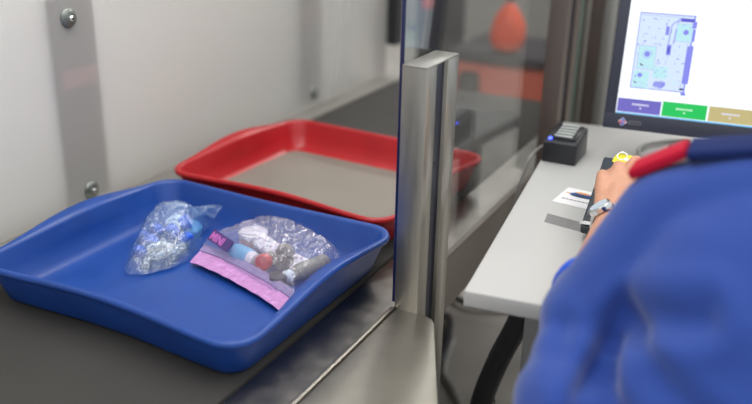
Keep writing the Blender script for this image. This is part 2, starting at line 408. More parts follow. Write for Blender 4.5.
# zip bag contents
z0 = FZ
item('cosmetic_bottle', 'powder blue bottle cap lying behind the zip of the pink-edged bag', 'bottle', (-.893, 1.186, z0 + .021), (-.858, 1.178, z0 + .021),
     [(.013, 0), (.0175, .002), (.0185, .006), (.0185, .038), (.016, .042)], 'cyan_item', parts=(('neck', [(.015, .042), (.0150, .058), (.012, .060)], 'tube'),))
item('cosmetic_jar', 'peach round jar under the film at the back of the pink-edged bag', 'jar', (-.905, 1.262, z0 + .002), (-.905, 1.262, z0 + .03),
     [(.026, 0), (.028, .003), (.028, .022), (.024, .026)], 'peach', parts=(('lid', [(.0285, .022), (.0285, .030), (.026, .032)], 'tube'),))
def squeeze_tube():
    t = thing('squeeze_tube', 'white tube printed with violet dots in the pink-edged bag', 'tube', (-.815, 1.225, z0 + .020), -.35)
    bm = B()
    rings = []
    L = .13
    for i in range(13):
        s = i / 12; w = .018 + .006 * s; h = .016 * (1 - s) + .0025
        rings.append([bm.verts.new((-L / 2 + L * s, w * math.cos(2 * PI * k / 24), h * math.sin(2 * PI * k / 24))) for k in range(24)])
    for a, b in zip(rings, rings[1:]):
        for k in range(24): bm.faces.new((a[k], a[(k + 1) % 24], b[(k + 1) % 24], b[k]))
    bm.faces.new(rings[0]); bm.faces.new(rings[-1][::-1])
    link('body', bm, 'tube', t, True, autosmooth=50)
    bm = B(); rnd = random.Random(3)
    for i in range(46):
        s = rnd.random(); a = rnd.uniform(.25, PI - .25); w = .018 + .006 * s; h = .016 * (1 - s) + .0025
        c = Vector((-L / 2 + L * s, w * math.cos(a), h * math.sin(a) + .0006)); r = rnd.uniform(.0012, .0026)
        nrm = Vector((0, math.cos(a) / w, math.sin(a) / h)).normalized(); Rm = nrm.to_track_quat('Z', 'Y').to_matrix().to_4x4()
        lathe(bm, [(r, 0), (r * .8, .0006)], 8, Matrix.Translation(c) @ Rm, mi=0 if i % 6 else 1)
    link('printed_dots', bm, ['violet_dot', 'teal'], t)
    bm = B(); lathe(bm, [(.012, 0), (.0135, .001), (.0135, .018), (.0125, .019)], 20, Matrix.Translation((-L / 2, 0, 0)) @ Matrix.Rotation(-PI / 2, 4, 'Y')); link('cap', bm, 'tube', t, True, autosmooth=40)
squeeze_tube()
item('round_cap_bottle', 'small bottle with round charcoal cap beside the red cap in the bag', 'bottle', (-.790, 1.195, z0 + .032), (-.775, 1.165, z0 + .034),
     [(.012, -.03), (.0175, -.027), (.0175, -.002)], 'olive', parts=(('cap', [(.0165, -.002), (.0195, 0), (.0195, .014), (.017, .0175)], 'grey_cap'),))
item('lip_balm', 'small red cap between the blue bottle and the charcoal cap', 'cap', (-.815, 1.180, z0 + .026), (-.808, 1.140, z0 + .034),
     [(.012, -.015), (.014, -.013), (.014, .010)], 'olive', parts=(('cap', [(.0145, .010), (.0155, .012), (.0155, .024), (.0135, .0265)], 'red_cap'),))
item('black_lid_pot', 'small black pot close to the near corner of the pink-edged bag', 'pot', (-.768, 1.142, z0 + .002), (-.768, 1.142, z0 + .02),
     [(.014, 0), (.016, .002), (.016, .014)], 'grey_cap', parts=(('lid', [(.0165, .0142), (.0165, .021), (.014, .023)], 'black'),))
item('spray_bottle', 'long murky grey bottle lying along the right side of the bag', 'bottle', (-.728, 1.245, z0 + .018), (-.760, 1.150, z0 + .016),
     [(.012, 0), (.0150, .004), (.0155, .01), (.0155, .065), (.010, .083)], 'olive', parts=(('cap', [(.010, .0832), (.0115, .085), (.0115, .100), (.009, .102)], 'pale_item'),))
# knotted bag contents
rnd = random.Random(11)
def wrapper(x, y, z, r, m, label, name='rubber_earplug'):
    pass
for (x, y, z, r), wh in zip(((-1.062, 1.205, .018, .016), (-1.068, 1.150, .016, .015), (-1.008, 1.185, .022, .014), (-1.098, 1.20, .015, .015), (-1.062, 1.110, .013, .013), (-1.10, 1.165, .013, .013), (-1.045, 1.225, .034, .015)), ('at its middle', 'left of the vials', 'nearest the pink-edged bag', 'at the left edge of the bag', 'nearest the near end of the bag', 'left of the middle, low in the bag', 'topmost under the pale blue film')):
    a = rnd.uniform(0, PI)
    item('bottle_cap', 'vivid blue plastic cap inside the crumpled bag, ' + wh, 'cap', (x, y, z0 + z), (x + .02 * math.cos(a), y + .02 * math.sin(a), z0 + z + .008),
         [(r * .8, -r * .5), (r, -r * .3), (r, r * .5), (r * .85, r * .7)], 'blue_item', group='vivid blue caps in the crumpled bag')
for (x, y, z), wh in zip(((-1.03, 1.145, .012), (-1.000, 1.135, .013), (-1.025, 1.090, .010), (-1.030, 1.120, .026), (-1.010, 1.165, .012), (-1.002, 1.105, .022)), ('in the middle', 'right of the middle', 'nearest the camera', 'on top of the others', 'furthest back', 'near the lower right edge')):
    a = rnd.uniform(.9, 2.2)
    item('glass_vial', 'smoky grey vial inside the crumpled bag, ' + wh, 'vial', (x - .017 * math.cos(a), y - .017 * math.sin(a), z0 + z), (x + .017 * math.cos(a), y + .017 * math.sin(a), z0 + z + .002),
         [(.0065, 0), (.0085, .0015), (.0085, .034), (.0055, .038)], 'grey_item', group='smoky grey vials in the crumpled bag')
item('pill_box', 'pale round box at the back of the crumpled bag', 'box', (-1.085, 1.25, z0 + .004), (-1.08, 1.245, z0 + .03),
     [(.020, 0), (.022, .002), (.022, .018), (.019, .021)], 'pale_item')
item('pill_box', 'pale round box beside the twisted tail of the crumpled bag', 'box', (-1.045, 1.245, z0 + .006), (-1.035, 1.238, z0 + .03),
     [(.017, 0), (.019, .002), (.019, .018), (.016, .021)], 'cyan_item')

def crumple(x, y, s, amp, seed):
    p = Vector((x * s, y * s, seed)); v = 0; a = 1
    for k in range(4):
        v += a * (1 - 2 * abs(noise.noise(p))); a *= .55; p = p * 2.03 + Vector((3.1, 1.7, .3))
    return v * amp
def bag_mesh(outline, H, amp, scale, seed, zb, centre=None, power=2.2, rings=30, nper=132, raise_edge=.002, lift=None):
    # resample the outline evenly
    P = [Vector(p) for p in outline]; n = len(P); Ls = [(P[(i + 1) % n] - P[i]).length for i in range(n)]; tot = sum(Ls); R = []
    for k in range(nper):
        d = tot * k / nper; i = 0
        while d > Ls[i]: d -= Ls[i]; i += 1
        R.append(P[i].lerp(P[(i + 1) % n], d / Ls[i]))
    c = Vector(centre) if centre else sum(R, Vector((0, 0))) / nper
    bm = B()
    def sheet(top):
        rr = []
        for j in range(rings + 1):
            s = j / rings
            if j == 0:
                rr.append([bm.verts.new((c.x, c.y, zb + (hh(c, 0) if top else 0)))]); continue
            row = []
            for k in range(nper):
                q = c.lerp(R[k], s)
                if s == 1: q = q + (q - c).normalized() * (noise.noise(Vector((k * .35, seed, 0))) * .004)
                row.append(bm.verts.new((q.x, q.y, zb + (hh(q, s) if top else .0))))
            rr.append(row)
        for k in range(nper): bm.faces.new((rr[0][0], rr[1][k], rr[1][(k + 1) % nper]))
        for a, b in zip(rr[1:], rr[2:]):
            for k in range(nper): bm.faces.new((a[k], b[k], b[(k + 1) % nper], a[(k + 1) % nper]))
        return rr
    def hh(q, s):
        e = 1 - s ** power
        h = (lift(q) if lift else H) * e + raise_edge
        return max(.0015, h + crumple(q.x, q.y, scale, amp, seed) * (.35 + .65 * e) * (1 if s < 1 else .3))
    sheet(True)
    return bm
# --- crumpled bag (left)
t = thing('plastic_bag', 'crumpled clear bluish bag with twisted end, at the left in the blue tray', 'bag', (-1.05, 1.17, FZ))
ol = [(-1.155, 1.262), (-1.168, 1.29), (-1.13, 1.30), (-1.095, 1.315), (-1.06, 1.297), (-1.035, 1.290), (-1.030, 1.268), (-.998, 1.218), (-.985, 1.178), (-.968, 1.145), (-.972, 1.112), (-.985, 1.088), (-1.004, 1.050), (-1.030, 1.040), (-1.048, 1.052), (-1.082, 1.108), (-1.118, 1.165), (-1.145, 1.222)]
def lift1(q):
    return .040 + .018 * math.exp(-((q.x + 1.06) ** 2 + (q.y - 1.24) ** 2) / .004)
bm = bag_mesh(ol, .04, .0080, 50, 5.3, 0, power=4, lift=lift1)
o = link('film', bm, 'film_blue', t, True); o.location = (1.05, -1.17, .0012)
bm = B()   # twisted tail
rings = []
for i in range(15):
    s = i / 14; c0 = Vector((-1.055 + .040 * s, 1.275 + .006 * s, .040 + .006 * s)); wv = .008 + .011 * s ** 1.5 + .008 * (1 - s)
    ring = []
    for k in range(14):
        a = 2 * PI * k / 14 + s * 2.2; rr = wv * (1 + .35 * math.cos(3 * a + 5 * s))
        ring.append(bm.verts.new(c0 + Vector((.2 * math.cos(a) * rr, math.cos(a) * rr, .6 * math.sin(a) * rr))))
    rings.append(ring)
for a, b in zip(rings, rings[1:]):
    for k in range(14): bm.faces.new((a[k], a[(k + 1) % 14], b[(k + 1) % 14], b[k]))
o = link('twisted_tail', bm, 'film_blue', t, True); o.location = (1.05, -1.17, 0)
# --- zip bag (right)
t = thing('zip_bag', 'clear zip bag of toiletries with a lilac pink mouth strip, in the blue tray', 'bag', (-.83, 1.18, FZ))
ol = [(-.978, 1.186), (-.962, 1.235), (-.945, 1.275), (-.938, 1.332), (-.905, 1.346), (-.862, 1.345), (-.81, 1.328), (-.762, 1.308), (-.722, 1.292), (-.698, 1.262), (-.700, 1.205), (-.708, 1.150), (-.702, 1.095), (-.76, 1.102), (-.84, 1.128), (-.92, 1.160)]
def lift2(q): return .044 + .012 * math.exp(-((q.x + .87) ** 2 + (q.y - 1.24) ** 2) / .004)
bm = bag_mesh(ol, .04, .0062, 44, 9.1, 0, centre=(-.82, 1.215), power=7, lift=lift2)
o = link('film', bm, 'film', t, True); o.location = (.83, -1.18, .0012)
def ribbon(pts, width, dirv, zoff, th, m, name, wav=.0018, seed=1.0, nseg=60):
    bm = B(); P = catmull(pts, 12); T = []; Bt = []
    W = 8
    for i, p in enumerate(P):
        row = []; row2 = []
        for j in range(W + 1):
            q = p + Vector(dirv) * (width * j / W)
            h = zoff + wav * noise.noise(Vector((q.x * 55, q.y * 55, seed)))
            row.append(bm.verts.new((q.x, q.y, q.z + h + th))); row2.append(bm.verts.new((q.x, q.y, q.z + h)))
        T.append(row); Bt.append(row2)
    n = len(P)
    for i in range(n - 1):
        for j in range(W):
            bm.faces.new((T[i][j], T[i + 1][j], T[i + 1][j + 1], T[i][j + 1])); bm.faces.new((Bt[i][j], Bt[i][j + 1], Bt[i + 1][j + 1], Bt[i + 1][j]))
        bm.faces.new((T[i][0], Bt[i][0], Bt[i + 1][0], T[i + 1][0])); bm.faces.new((T[i][W], T[i + 1][W], Bt[i + 1][W], Bt[i][W]))
    for i in (0, n - 1):
        for j in range(W): bm.faces.new((T[i][j], T[i][j + 1], Bt[i][j + 1], Bt[i][j]))
    o = link(name, bm, m, t, True, autosmooth=50); o.location = (.83, -1.18, 0); return o
edge = [(-.972, 1.128, .012), (-.915, 1.118, .013), (-.85, 1.098, .012), (-.78, 1.078, .010), (-.695, 1.056, .008)]
edge = [(-.958, 1.130, .008), (-.90, 1.119, .010), (-.83, 1.100, .010), (-.76, 1.078, .008), (-.682, 1.046, .006)]
ribbon(edge, .040, (-.15, .95, .12), 0, .0012, 'pink', 'mouth_strip')
e2 = [(x - .0062, y + .0385, z + .0052) for x, y, z in edge]
ribbon(e2, .019, (-.12, .95, .25), .0008, .0016, 'zip', 'zip_closure', seed=1.0)
for k, off in enumerate((.002, .011, .018)):
    bm = B(); tube(bm, [(x - .006 - off * .12, y + .0385 + off * .95, z + .0088 + off * .25) for x, y, z in edge], .0013, 8, 10)
    o = link('zip_ridge', bm, 'film', t, True); o.location = (.83, -1.18, 0)
# printed block with pink letters on the film
txt = bpy.data.curves.new('printed_letters', 'FONT'); txt.body = 'MINI'; txt.size = .022; txt.extrude = .0003; txt.space_character = 1.05; txt.offset = .0006
d = bpy.data.objects.new('tmp', txt); C.objects.link(d)
bpy.context.view_layer.update()
me = bpy.data.meshes.new_from_object(d.evaluated_get(bpy.context.evaluated_depsgraph_get())); bpy.data.objects.remove(d)
F = Matrix.Translation((-.952, 1.184, .038)) @ Matrix.Rotation(-.42, 4, 'Z') @ Matrix.Rotation(.75, 4, 'X')
bm = B(); box(bm, -.004, .070, -.004, .020, 0, .0006, mat4=F); 
ob = link('printed_block', bm, 'purple_print', t); ob.location = (.83, -1.18, 0)
me.materials.clear(); me.materials.append(M['pink_print']); me.transform(Matrix.Translation((.83, -1.18, 0)) @ F @ Matrix.Translation((0, 0, .001)))
lt = bpy.data.objects.new('printed_letters', me); C.objects.link(lt); lt.parent = ob; lt.location = (-.83, 1.18, 0); lt.location = (0, 0, 0)
lt.matrix_parent_inverse = Matrix.Identity(4); lt.location = (-.83, 1.18, 0)

# ================================================================ DESK
d = thing('desk', 'pale grey desk with a rounded laminate top behind the glass', 'desk', (-.1, 1.5, .24))
def dpart(name, bm, m, parent=d, **k):
    o = link(name, bm, m, parent, **k); o.location = (.1, -1.5, -.24); return o
bm = B(); prism(bm, [(-.386, 1.063), (-.506, 2.026), (.42, 2.14), (.54, 1.178)], TT - .028, TT)
es = [e for e in bm.edges]; bmesh.ops.bevel(bm, geom=es, offset=.0035, segments=3, affect='EDGES', profile=.5)
dpart('desktop', bm, 'white_lam', smooth=True, autosmooth=40)
def leg(x, y, holes=False):
    bm = B(); box(bm, x - .020, x + .020, y - .030, y + .030, .24, TT - .029, .003)
    o = dpart('leg', bm, 'leg')
    if holes:
        for k in range(7):
            bm = B(); lathe(bm, [(.0035, 0), (.0035, .002)], 10, Matrix.Translation((x, y - .0308, .80 - k * .05)) @ Matrix.Rotation(PI / 2, 4, 'X'))
            link('leg_hole', bm, 'black', o)
    return o
leg(-.315, 1.255, True); leg(-.41, 1.93); leg(.45, 1.30); leg(.36, 2.0)
bm = B(); box(bm, -.30, .38, 1.93, 1.96, TT - .11, TT - .03); dpart('rear_beam', bm, 'leg')

# card reader box with ribbed top and blue light
t = thing('card_reader', 'small black box with ribbed grey top and blue light, on the far left desk corner', 'device', (-.427, 1.752, TT), .02)
bm = B(); hw, hd = .037, .052
vs = [bm.verts.new(p) for p in ((-hw, -hd, 0), (hw, -hd, 0), (hw, hd, 0), (-hw, hd, 0), (-hw * .97, -hd * .97, .046), (hw * .97, -hd * .97, .046), (hw * .95, hd, .058), (-hw * .95, hd, .058))]
for f in ((3, 2, 1, 0), (4, 5, 6, 7), (0, 1, 5, 4), (1, 2, 6, 5), (2, 3, 7, 6), (3, 0, 4, 7)): bm.faces.new([vs[i] for i in f])
bmesh.ops.bevel(bm, geom=list(bm.edges), offset=.004, segments=3, affect='EDGES', profile=.5)
link('housing', bm, 'black', t, True, autosmooth=40)
bm = B(); box(bm, -.025, .028, -.034, .046, .0, .007, .002, 2, mat4=Matrix.Translation((0, 0, .049)) @ Matrix.Rotation(.115, 4, 'X')); link('raised_plate', bm, 'black_gloss', t, True, autosmooth=40)
for k in range(5):
    bm = B(); box(bm, -.018, .020, -.003, .003, .007, .0105, .0012, 2, mat4=Matrix.Translation((0, 0, .049)) @ Matrix.Rotation(.115, 4, 'X') @ Matrix.Translation((0, -.026 + k * .0155, 0)))
    link('rib', bm, 'grey_rib', t, True, autosmooth=40)
bm = B(); box(bm, -.028, -.021, -.041, -.035, .0478, .0525, .001, 2); link('status_light', bm, 'led', t)
bm = B(); tube(bm, [(-.466, 1.765, 1.010), (-.478, 1.75, 1.010), (-.488, 1.71, .998), (-.494, 1.70, .975), (-.51, 1.70, .90), (-.52, 1.72, .80)], .003, 10)
tag(link('device_cable', bm, 'leg', None, True), 'thin grey cable dropping over the desk edge left of the black box', 'cable')

# printed card on the desk
t = thing('printed_card', 'white card with blue and orange emblem, left of the black console', 'card', (-.335, 1.522, TT), -.08)
bm = B(); prism(bm, rounded(.036, .045, .004, 4, 2), .0002, .0010); link('card_body', bm, 'card', t)
bm = B()
def leafshape(bm, cx, cy, L, wd, mi, z, sk=0):
    up = []; dn = []
    for i in range(17):
        s = i / 16; x = cx - L / 2 + L * s; h = wd * math.sin(PI * s) ** .8 if 0 < s < 1 else 0
        up.append((x, cy + h + sk * s)); dn.append((x, cy - h * .6 + sk * s))
    prism(bm, up[1:-1] + [up[-1]] + dn[1:-1][::-1] + [up[0]], z, z + .0002, mi)
leafshape(bm, .004, .014, .054, .016, 0, .0011)
leafshape(bm, .004, .008, .048, .009, 1, .0014, -.002)
leafshape(bm, .002, .024, .034, .006, 2, .0014)
leafshape(bm, -.025, .016, .012, .003, 2, .0011)
link('emblem', bm, ['card_blue', 'card_navy', 'card_orange'], t)
bm = B()
x = -.026
while x < .030:
    wd = random.uniform(.004, .009); box(bm, x, x + wd, -.020, -.015, .0010, .0013); x += wd + .002
link('caption_line', bm, 'print_grey', t)
bm = B(); prism(bm, [(-.358, 1.376), (-.262, 1.360), (-.262, 1.402), (-.364, 1.418)], TT + .0002, TT + .0008)  # thin translucent grey quad, flat on the desktop beside the console
tag(link('grey_strip', bm, 'grey_sheet'), 'translucent grey strip lying on the desk below the card', 'strip')

# tilted operator console
t = thing('control_console', 'tilted dark control panel under the hand of the seated person', 'control panel', (-.284, 1.330, TT), rot=(0, 0, .075))
tl = math.atan2(.062, .205)
Q = Matrix.Rotation(tl, 4, 'X'); Q = Matrix.Translation((0, 0, .020)) @ Q
bm = B(); box(bm, 0, .36, 0, .215, -.010, .006, .004, 3, mat4=Q); link('panel', bm, 'console', t, True, autosmooth=40)
bm = B(); prism(bm, [(.012, 0.004), (.348, .004), (.348, .196), (.012, .196)], .001, .012); 
for v in bm.verts:
    if v.co.z > .005: v.co.z = .012 + math.tan(tl) * v.co.y
link('foot', bm, 'black', t)
bm = B(); box(bm, .006, .354, .002, .032, .0062, .0078, .001, 1, mat4=Q); link('wrist_rest', bm, 'black_gloss', t)
for r in range(4):
    for c in range(9):
        bm = B(); box(bm, .10 + c * .027, .122 + c * .027, .055 + r * .036, .083 + r * .036, .0062, .0095, .002, 2, mat4=Q); link('key', bm, 'bezel', t)
bm = B(); box(bm, -.003, .018, .004, .012, .0075, .0105, .001, 1, mat4=Q); link('latch', bm, 'chrome', t)
# yellow tag and ring
t = thing('key_tag', 'bright yellow plastic tag with metal ring at the top edge of the console', 'key tag', (-.258, 1.533, 1.0795), rot=(tl, 0, -.12))
bm = B(); prism(bm, [(x, y * 1) for x, y in rounded(.023, .016, .005, 4, 2)], 0, .003); bmesh.ops.bevel(bm, geom=list(bm.edges), offset=.0008, segments=2, affect='EDGES'); link('tag_body', bm, 'yellow', t, True, autosmooth=40)
bm = B(); pts = [(-.010 + .009 * math.cos(a * PI / 8), .006 + .009 * math.sin(a * PI / 8), .0048 + .002 * math.sin(a * PI / 8)) for a in range(17)]
tube(bm, pts, .0013, 8, 2); link('ring', bm, 'chrome', t, True)
bm = B(); box(bm, -.004, .014, -.004, .004, .003, .0036, .0005, 1); link('paper_insert', bm, 'card', t)

# ---------------------------------------------------------------- monitor
mt = thing('computer_monitor', 'large dark framed screen showing a blue scan image, at the back of the desk', 'monitor', (-.113, 1.90, TT), .118)
e1 = Vector((.993, .118, 0)).normalized(); nn = e1.cross(Vector((0, 0, 1))); th = math.radians(10)
upv = Vector((0, 0, 1)) * math.cos(th) - nn * math.sin(th); nf = e1.cross(upv)   # nf faces the viewer
A0 = Vector((-.3572, 1.771, 1.0684)); KS = .957
base = Matrix.Translation((-.113, 1.90, TT)) @ Matrix.Rotation(.118, 4, 'Z')
S = base.inverted() @ Matrix(((e1.x, upv.x, nf.x, A0.x), (e1.y, upv.y, nf.y, A0.y), (e1.z, upv.z, nf.z, A0.z), (0, 0, 0, 1))) @ Matrix.Diagonal((KS, KS, KS, 1))
MW, MH = .525, .345
SX0, SX1, SY0, SY1 = .0235, .5015, .0345, .3215
bm = B(); box(bm, 0, MW, 0, SY0, -.03, 0, .002, 2, mat4=S); box(bm, 0, MW, SY1, MH, -.03, 0, .002, 2, mat4=S)
box(bm, 0, SX0, SY0 - .003, SY1 + .003, -.03, 0, .002, 2, mat4=S); box(bm, SX1, MW, SY0 - .003, SY1 + .003, -.03, 0, .002, 2, mat4=S)
link('bezel', bm, 'bezel', mt, True, autosmooth=30)
bm = B(); box(bm, .01, MW - .01, .01, MH - .01, -.055, -.012, .01, 3, mat4=S); link('back_shell', bm, 'black', mt, True, autosmooth=30)
sc = B(); box(sc, SX0, SX1, SY0, SY1, -.008, -.004, mat4=S)
M['screen_white'] = emis('screen_white', srgb(244, 250, 255), 1.15); scr = link('screen', sc, 'screen_white', mt)
cols = {'purple': (112, 104, 196), 'green': (22, 200, 92), 'tan': (198, 184, 128), 'pale': (214, 232, 252), 'lav': (178, 184, 246), 'mid': (134, 138, 238), 'deep': (88, 84, 206), 'ink': (26, 20, 120), 'cyan': (190, 236, 244), 'txt': (226, 226, 246), 'greentxt': (200, 250, 214), 'edgeb': (120, 200, 250), 'line': (150, 156, 238)}
ck = list(cols)
for k in ck: M['scr_' + k] = emis('screen_' + k, srgb(*cols[k]), 1.0)
def flat(bm, u0, u1, v0, v1, mi, lay):
    z = -.0039 + lay * .00012
    vs = [bm.verts.new(S @ Vector(p)) for p in ((u0, v0, z), (u1, v0, z), (u1, v1, z), (u0, v1, z))]; bm.faces.new(vs).material_index = mi
def disc(bm, u, v, r, mi, lay, a0=0, a1=2 * PI, ri=0):
    z = -.0039 + lay * .00012; n = 20
    if ri == 0 and a1 - a0 > 6: bm.faces.new([bm.verts.new(S @ Vector((u + r * math.cos(a0 + (a1 - a0) * k / n), v + r * math.sin(a0 + (a1 - a0) * k / n), z))) for k in range(n)]).material_index = mi; return
    o_ = [bm.verts.new(S @ Vector((u + r * math.cos(a0 + (a1 - a0) * k / n), v + r * math.sin(a0 + (a1 - a0) * k / n), z))) for k in range(n + 1)]
    i_ = [bm.verts.new(S @ Vector((u + ri * math.cos(a0 + (a1 - a0) * k / n), v + ri * math.sin(a0 + (a1 - a0) * k / n), z))) for k in range(n + 1)]
    for k in range(n): bm.faces.new((o_[k], o_[k + 1], i_[k + 1], i_[k])).material_index = mi
SM = ['scr_' + k for k in ck]; ix = {k: i for i, k in enumerate(ck)}
bm = B()
flat(bm, .0255, .1165, .0385, .0680, ix['purple'], 1); flat(bm, .1195, .2105, .0385, .0700, ix['green'], 1)
flat(bm, .2145, .3070, .0385, .0700, ix['tan'], 1); flat(bm, .3110, .4980, .0385, .0700, ix['purple'], 1)
flat(bm, .0235, .5015, .0345, .0375, ix['edgeb'], 1)
rr = random.Random(5)
for (u, v, L, c) in ((.0560, .0545, .036, 'txt'), (.1480, .0545, .034, 'greentxt'), (.2400, .0545, .034, 'txt'), (.35, .0545, .04, 'txt')):
    x = u
    while x < u + L:
        wd = rr.uniform(.002, .004); flat(bm, x, x + wd, v, v + .0042, ix[c], 2); x += wd + .0012
    flat(bm, u + L * .45, u + L * .58, v - .007, v - .004, ix[c], 2)
link('button_bar', bm, SM, scr)
# x-ray picture
bm = B()
U0, U1, V0, V1 = .046, .160, .092, .254
flat(bm, U0, U1, V0, V1, ix['pale'], 1)
flat(bm, U0, U0 + .0018, V0, V1, ix['line'], 2); flat(bm, U1 - .004, U1 - .001, V0, V1, ix['mid'], 2)
flat(bm, U0, U1, V0, V0 + .0018, ix['mid'], 2); flat(bm, U0, U1, V1 - .002, V1, ix['mid'], 2); flat(bm, U0 + .004, U1 - .02, V1 - .006, V1 - .005, ix['lav'], 2)
flat(bm, .054, .090, .134, .184, ix['lav'], 2); flat(bm, .124, .158, .198, .236, ix['lav'], 2); flat(bm, .125, .157, .199, .235, ix['cyan'], 3)
flat(bm, .055, .089, .135, .183, ix['cyan'], 3)
flat(bm, .090, .118, .118, .142, ix['cyan'], 2); flat(bm, .050, .082, .094, .130, ix['cyan'], 2)
disc(bm, .072, .1668, .0060, ix['mid'], 4); disc(bm, .072, .1668, .010, ix['lav'], 3, 0, 6.28, .008)
disc(bm, .1439, .2184, .0055, ix['mid'], 4); disc(bm, .063, .1209, .005, ix['mid'], 4)
disc(bm, .0656, .1469, .006, ix['ink'], 4, 3.3, 5.0, .0035); disc(bm, .0570, .108, .005, ix['ink'], 4, 3.3, 5.0, .003)
flat(bm, .1508, .1562, .1110, .1905, ix['mid'], 4); flat(bm, .1578, .1636, .1110, .1915, ix['mid'], 4)
flat(bm, .1515, .1555, .112, .188, ix['deep'], 3)
flat(bm, .110, .119, .168, .190, ix['mid'], 4); flat(bm, .112, .117, .172, .186, ix['deep'], 5); flat(bm, .103, .110, .210, .228, ix['mid'], 4)
flat(bm, .130, .158, .240, .247, ix['deep'], 4); flat(bm, .155, .1635, .228, .242, ix['mid'], 4); flat(bm, .158, .163, .200, .226, ix['mid'], 4)
flat(bm, .148, .156, .097, .101, ix['ink'], 5); flat(bm, .152, .162, .086, .092, ix['mid'], 4)
disc(bm, .108, .104, .008, ix['line'], 3); disc(bm, .114, .105, .004, ix['mid'], 4); disc(bm, .100, .104, .007, ix['line'], 3)
for i in range(150):
    u = rr.uniform(U0, U1 - .006); v = rr.uniform(V0, V1 - .003); a = rr.uniform(.001, .007); b = rr.uniform(.0007, .0025)
    if rr.random() < .4: a, b = b, a
    flat(bm, u, min(u + a, U1), v, min(v + b, V1), ix[rr.choice(['lav', 'line', 'lav', 'cyan', 'mid', 'pale'])], 3)
for (u0, v0, u1, v1) in ((.112, .19, .114, .232), (.114, .232, .130, .246), (.122, .192, .124, .224)):
    z = -.0039 + 4 * .00012; dv = Vector((u1 - u0, v1 - v0, 0)).normalized(); pn = Vector((-dv.y, dv.x, 0)) * .0009
    bm.faces.new([bm.verts.new(S @ (Vector((a, b, z)) + s * pn)) for a, b, s in ((u0, v0, 1), (u1, v1, 1), (u1, v1, -1), (u0, v0, -1))]).material_index = ix['mid']
link('scan_picture', bm, SM, scr)
# emblem and small maker's lettering on the lower bezel
bm = B()
M['logo_r'] = mat('logo_red', srgb(214, 70, 96), .5); M['logo_b'] = mat('logo_blue', srgb(60, 110, 220), .5); M['logo_w'] = mat('logo_white', srgb(236, 236, 246), .5)
c = Vector((.0415, .0165)); r_ = .0095
def dia(du, dv, s, mi, z):
    vs = [bm.verts.new(S @ Vector((c.x + du + s * a, c.y + dv + s * b, z))) for a, b in ((-1, .1), (0.1, 1), (1, -.1), (-.1, -1))]; bm.faces.new(vs).material_index = mi
dia(0, 0, r_, 2, .0006); dia(-.0042, -.0006, .0040, 0, .0010); dia(.0006, .0042, .0040, 1, .0010); dia(.0002, -.0042, .0038, 1, .0011); dia(0.0045, .0, .0030, 0, .0011)
link('emblem', bm, ['logo_r', 'logo_b', 'logo_w'], mt)
def text_mesh(body, size, mtx, m, name, parent):
    tx = bpy.data.curves.new(name, 'FONT'); tx.body = body; tx.size = size; tx.extrude = .0001
    dd = bpy.data.objects.new('tmp', tx); C.objects.link(dd); bpy.context.view_layer.update()
    me = bpy.data.meshes.new_from_object(dd.evaluated_get(bpy.context.evaluated_depsgraph_get())); bpy.data.objects.remove(dd)
    me.transform(mtx); me.materials.clear(); me.materials.append(M[m]); o = bpy.data.objects.new(name, me); C.objects.link(o); o.parent = parent; return o
text_mesh('EIZO', .0125, S @ Matrix.Translation((.054, .0125, .0007)), 'print_grey', 'lettering', mt)
bm = B(); box(bm, -.035, .035, -.015, .010, 0.0, .22, .004); link('stand_column', bm, 'black', mt)
bm = B(); prism(bm, rounded(.12, .085, .02, 5, 4), 0, .012); bmesh.ops.bevel(bm, geom=[e for e in bm.edges if all(v.co.z > .01 for v in e.verts)], offset=.003, segments=2, affect='EDGES')
o = link('stand_base', bm, 'bezel', mt, True, autosmooth=40); o.location = (.0, -.02, 0)
# grey cable loop on the desk in front of the screen
bm = B(); tube(bm, [(-.215, 1.70, TT + .006), (-.252, 1.76, TT + .006), (-.285, 1.84, TT + .007), (-.288, 1.90, TT + .008), (-.258, 1.95, TT + .008), (-.235, 1.985, TT + .0055), (-.20, 2.0, TT + .0055)], .0048, 10)
tag(link('screen_cable', bm, 'cable_grey', None, True), 'pale grey cable looping on the desk below the screen', 'cable')

# ================================================================ CABLES UNDER THE DESK
t = thing('cable_bundle', 'thick black conduit hanging from the desk with cable ties', 'cable', (-.40, 1.4, .24))
bm = B(); tube(bm, [(-.370, 1.43, .960), (-.378, 1.41, .86), (-.392, 1.40, .775), (-.428, 1.40, .67), (-.455, 1.40, .56), (-.47, 1.41, .40), (-.40, 1.45, .285), (-.2, 1.5, .27)], .022, 18, 12, ribs=.02)
o = link('conduit', bm, 'cable_black', t, True); o.location = (.4, -1.4, -.24)
for p, q in (((-.387, 1.402, .800), (-.389, 1.402, .79)), ((-.4505, 1.40, .575), (-.453, 1.40, .565))):
    bm = B(); Mx = align(p, q); lathe(bm, [(.0225, -.003), (.0242, -.003), (.0242, .003), (.0225, .003)], 24, Mx, cap=False)
    box(bm, .023, .032, -.004, .004, -.003, .003, .001, 1, mat4=Mx)
    o = link('cable_tie', bm, 'black', t); o.location = (.4, -1.4, -.24)
def fcable(pts, r, m, label):
    bm = B(); tube(bm, pts, r, 10); tag(link('floor_cable', bm, m, None, True), label, 'cable')
fcable([(-1.0, 2.3, .255), (-.88, 2.18, .25), (-.79, 2.10, .26), (-.765, 2.02, .27), (-.74, 1.92, .25), (-.68, 1.85, .25), (-.62, 1.75, .25), (-.60, 1.55, .25)], .010, 'cable_grey', 'pale grey cable curling on the floor near the steel plate')
fcable([(-1.05, 2.55, .25), (-.85, 2.32, .26), (-.62, 2.42, .25), (-.45, 2.55, .25), (-.2, 2.6, .25)], .011, 'cable_black', 'dark cable running across the floor under the desk')
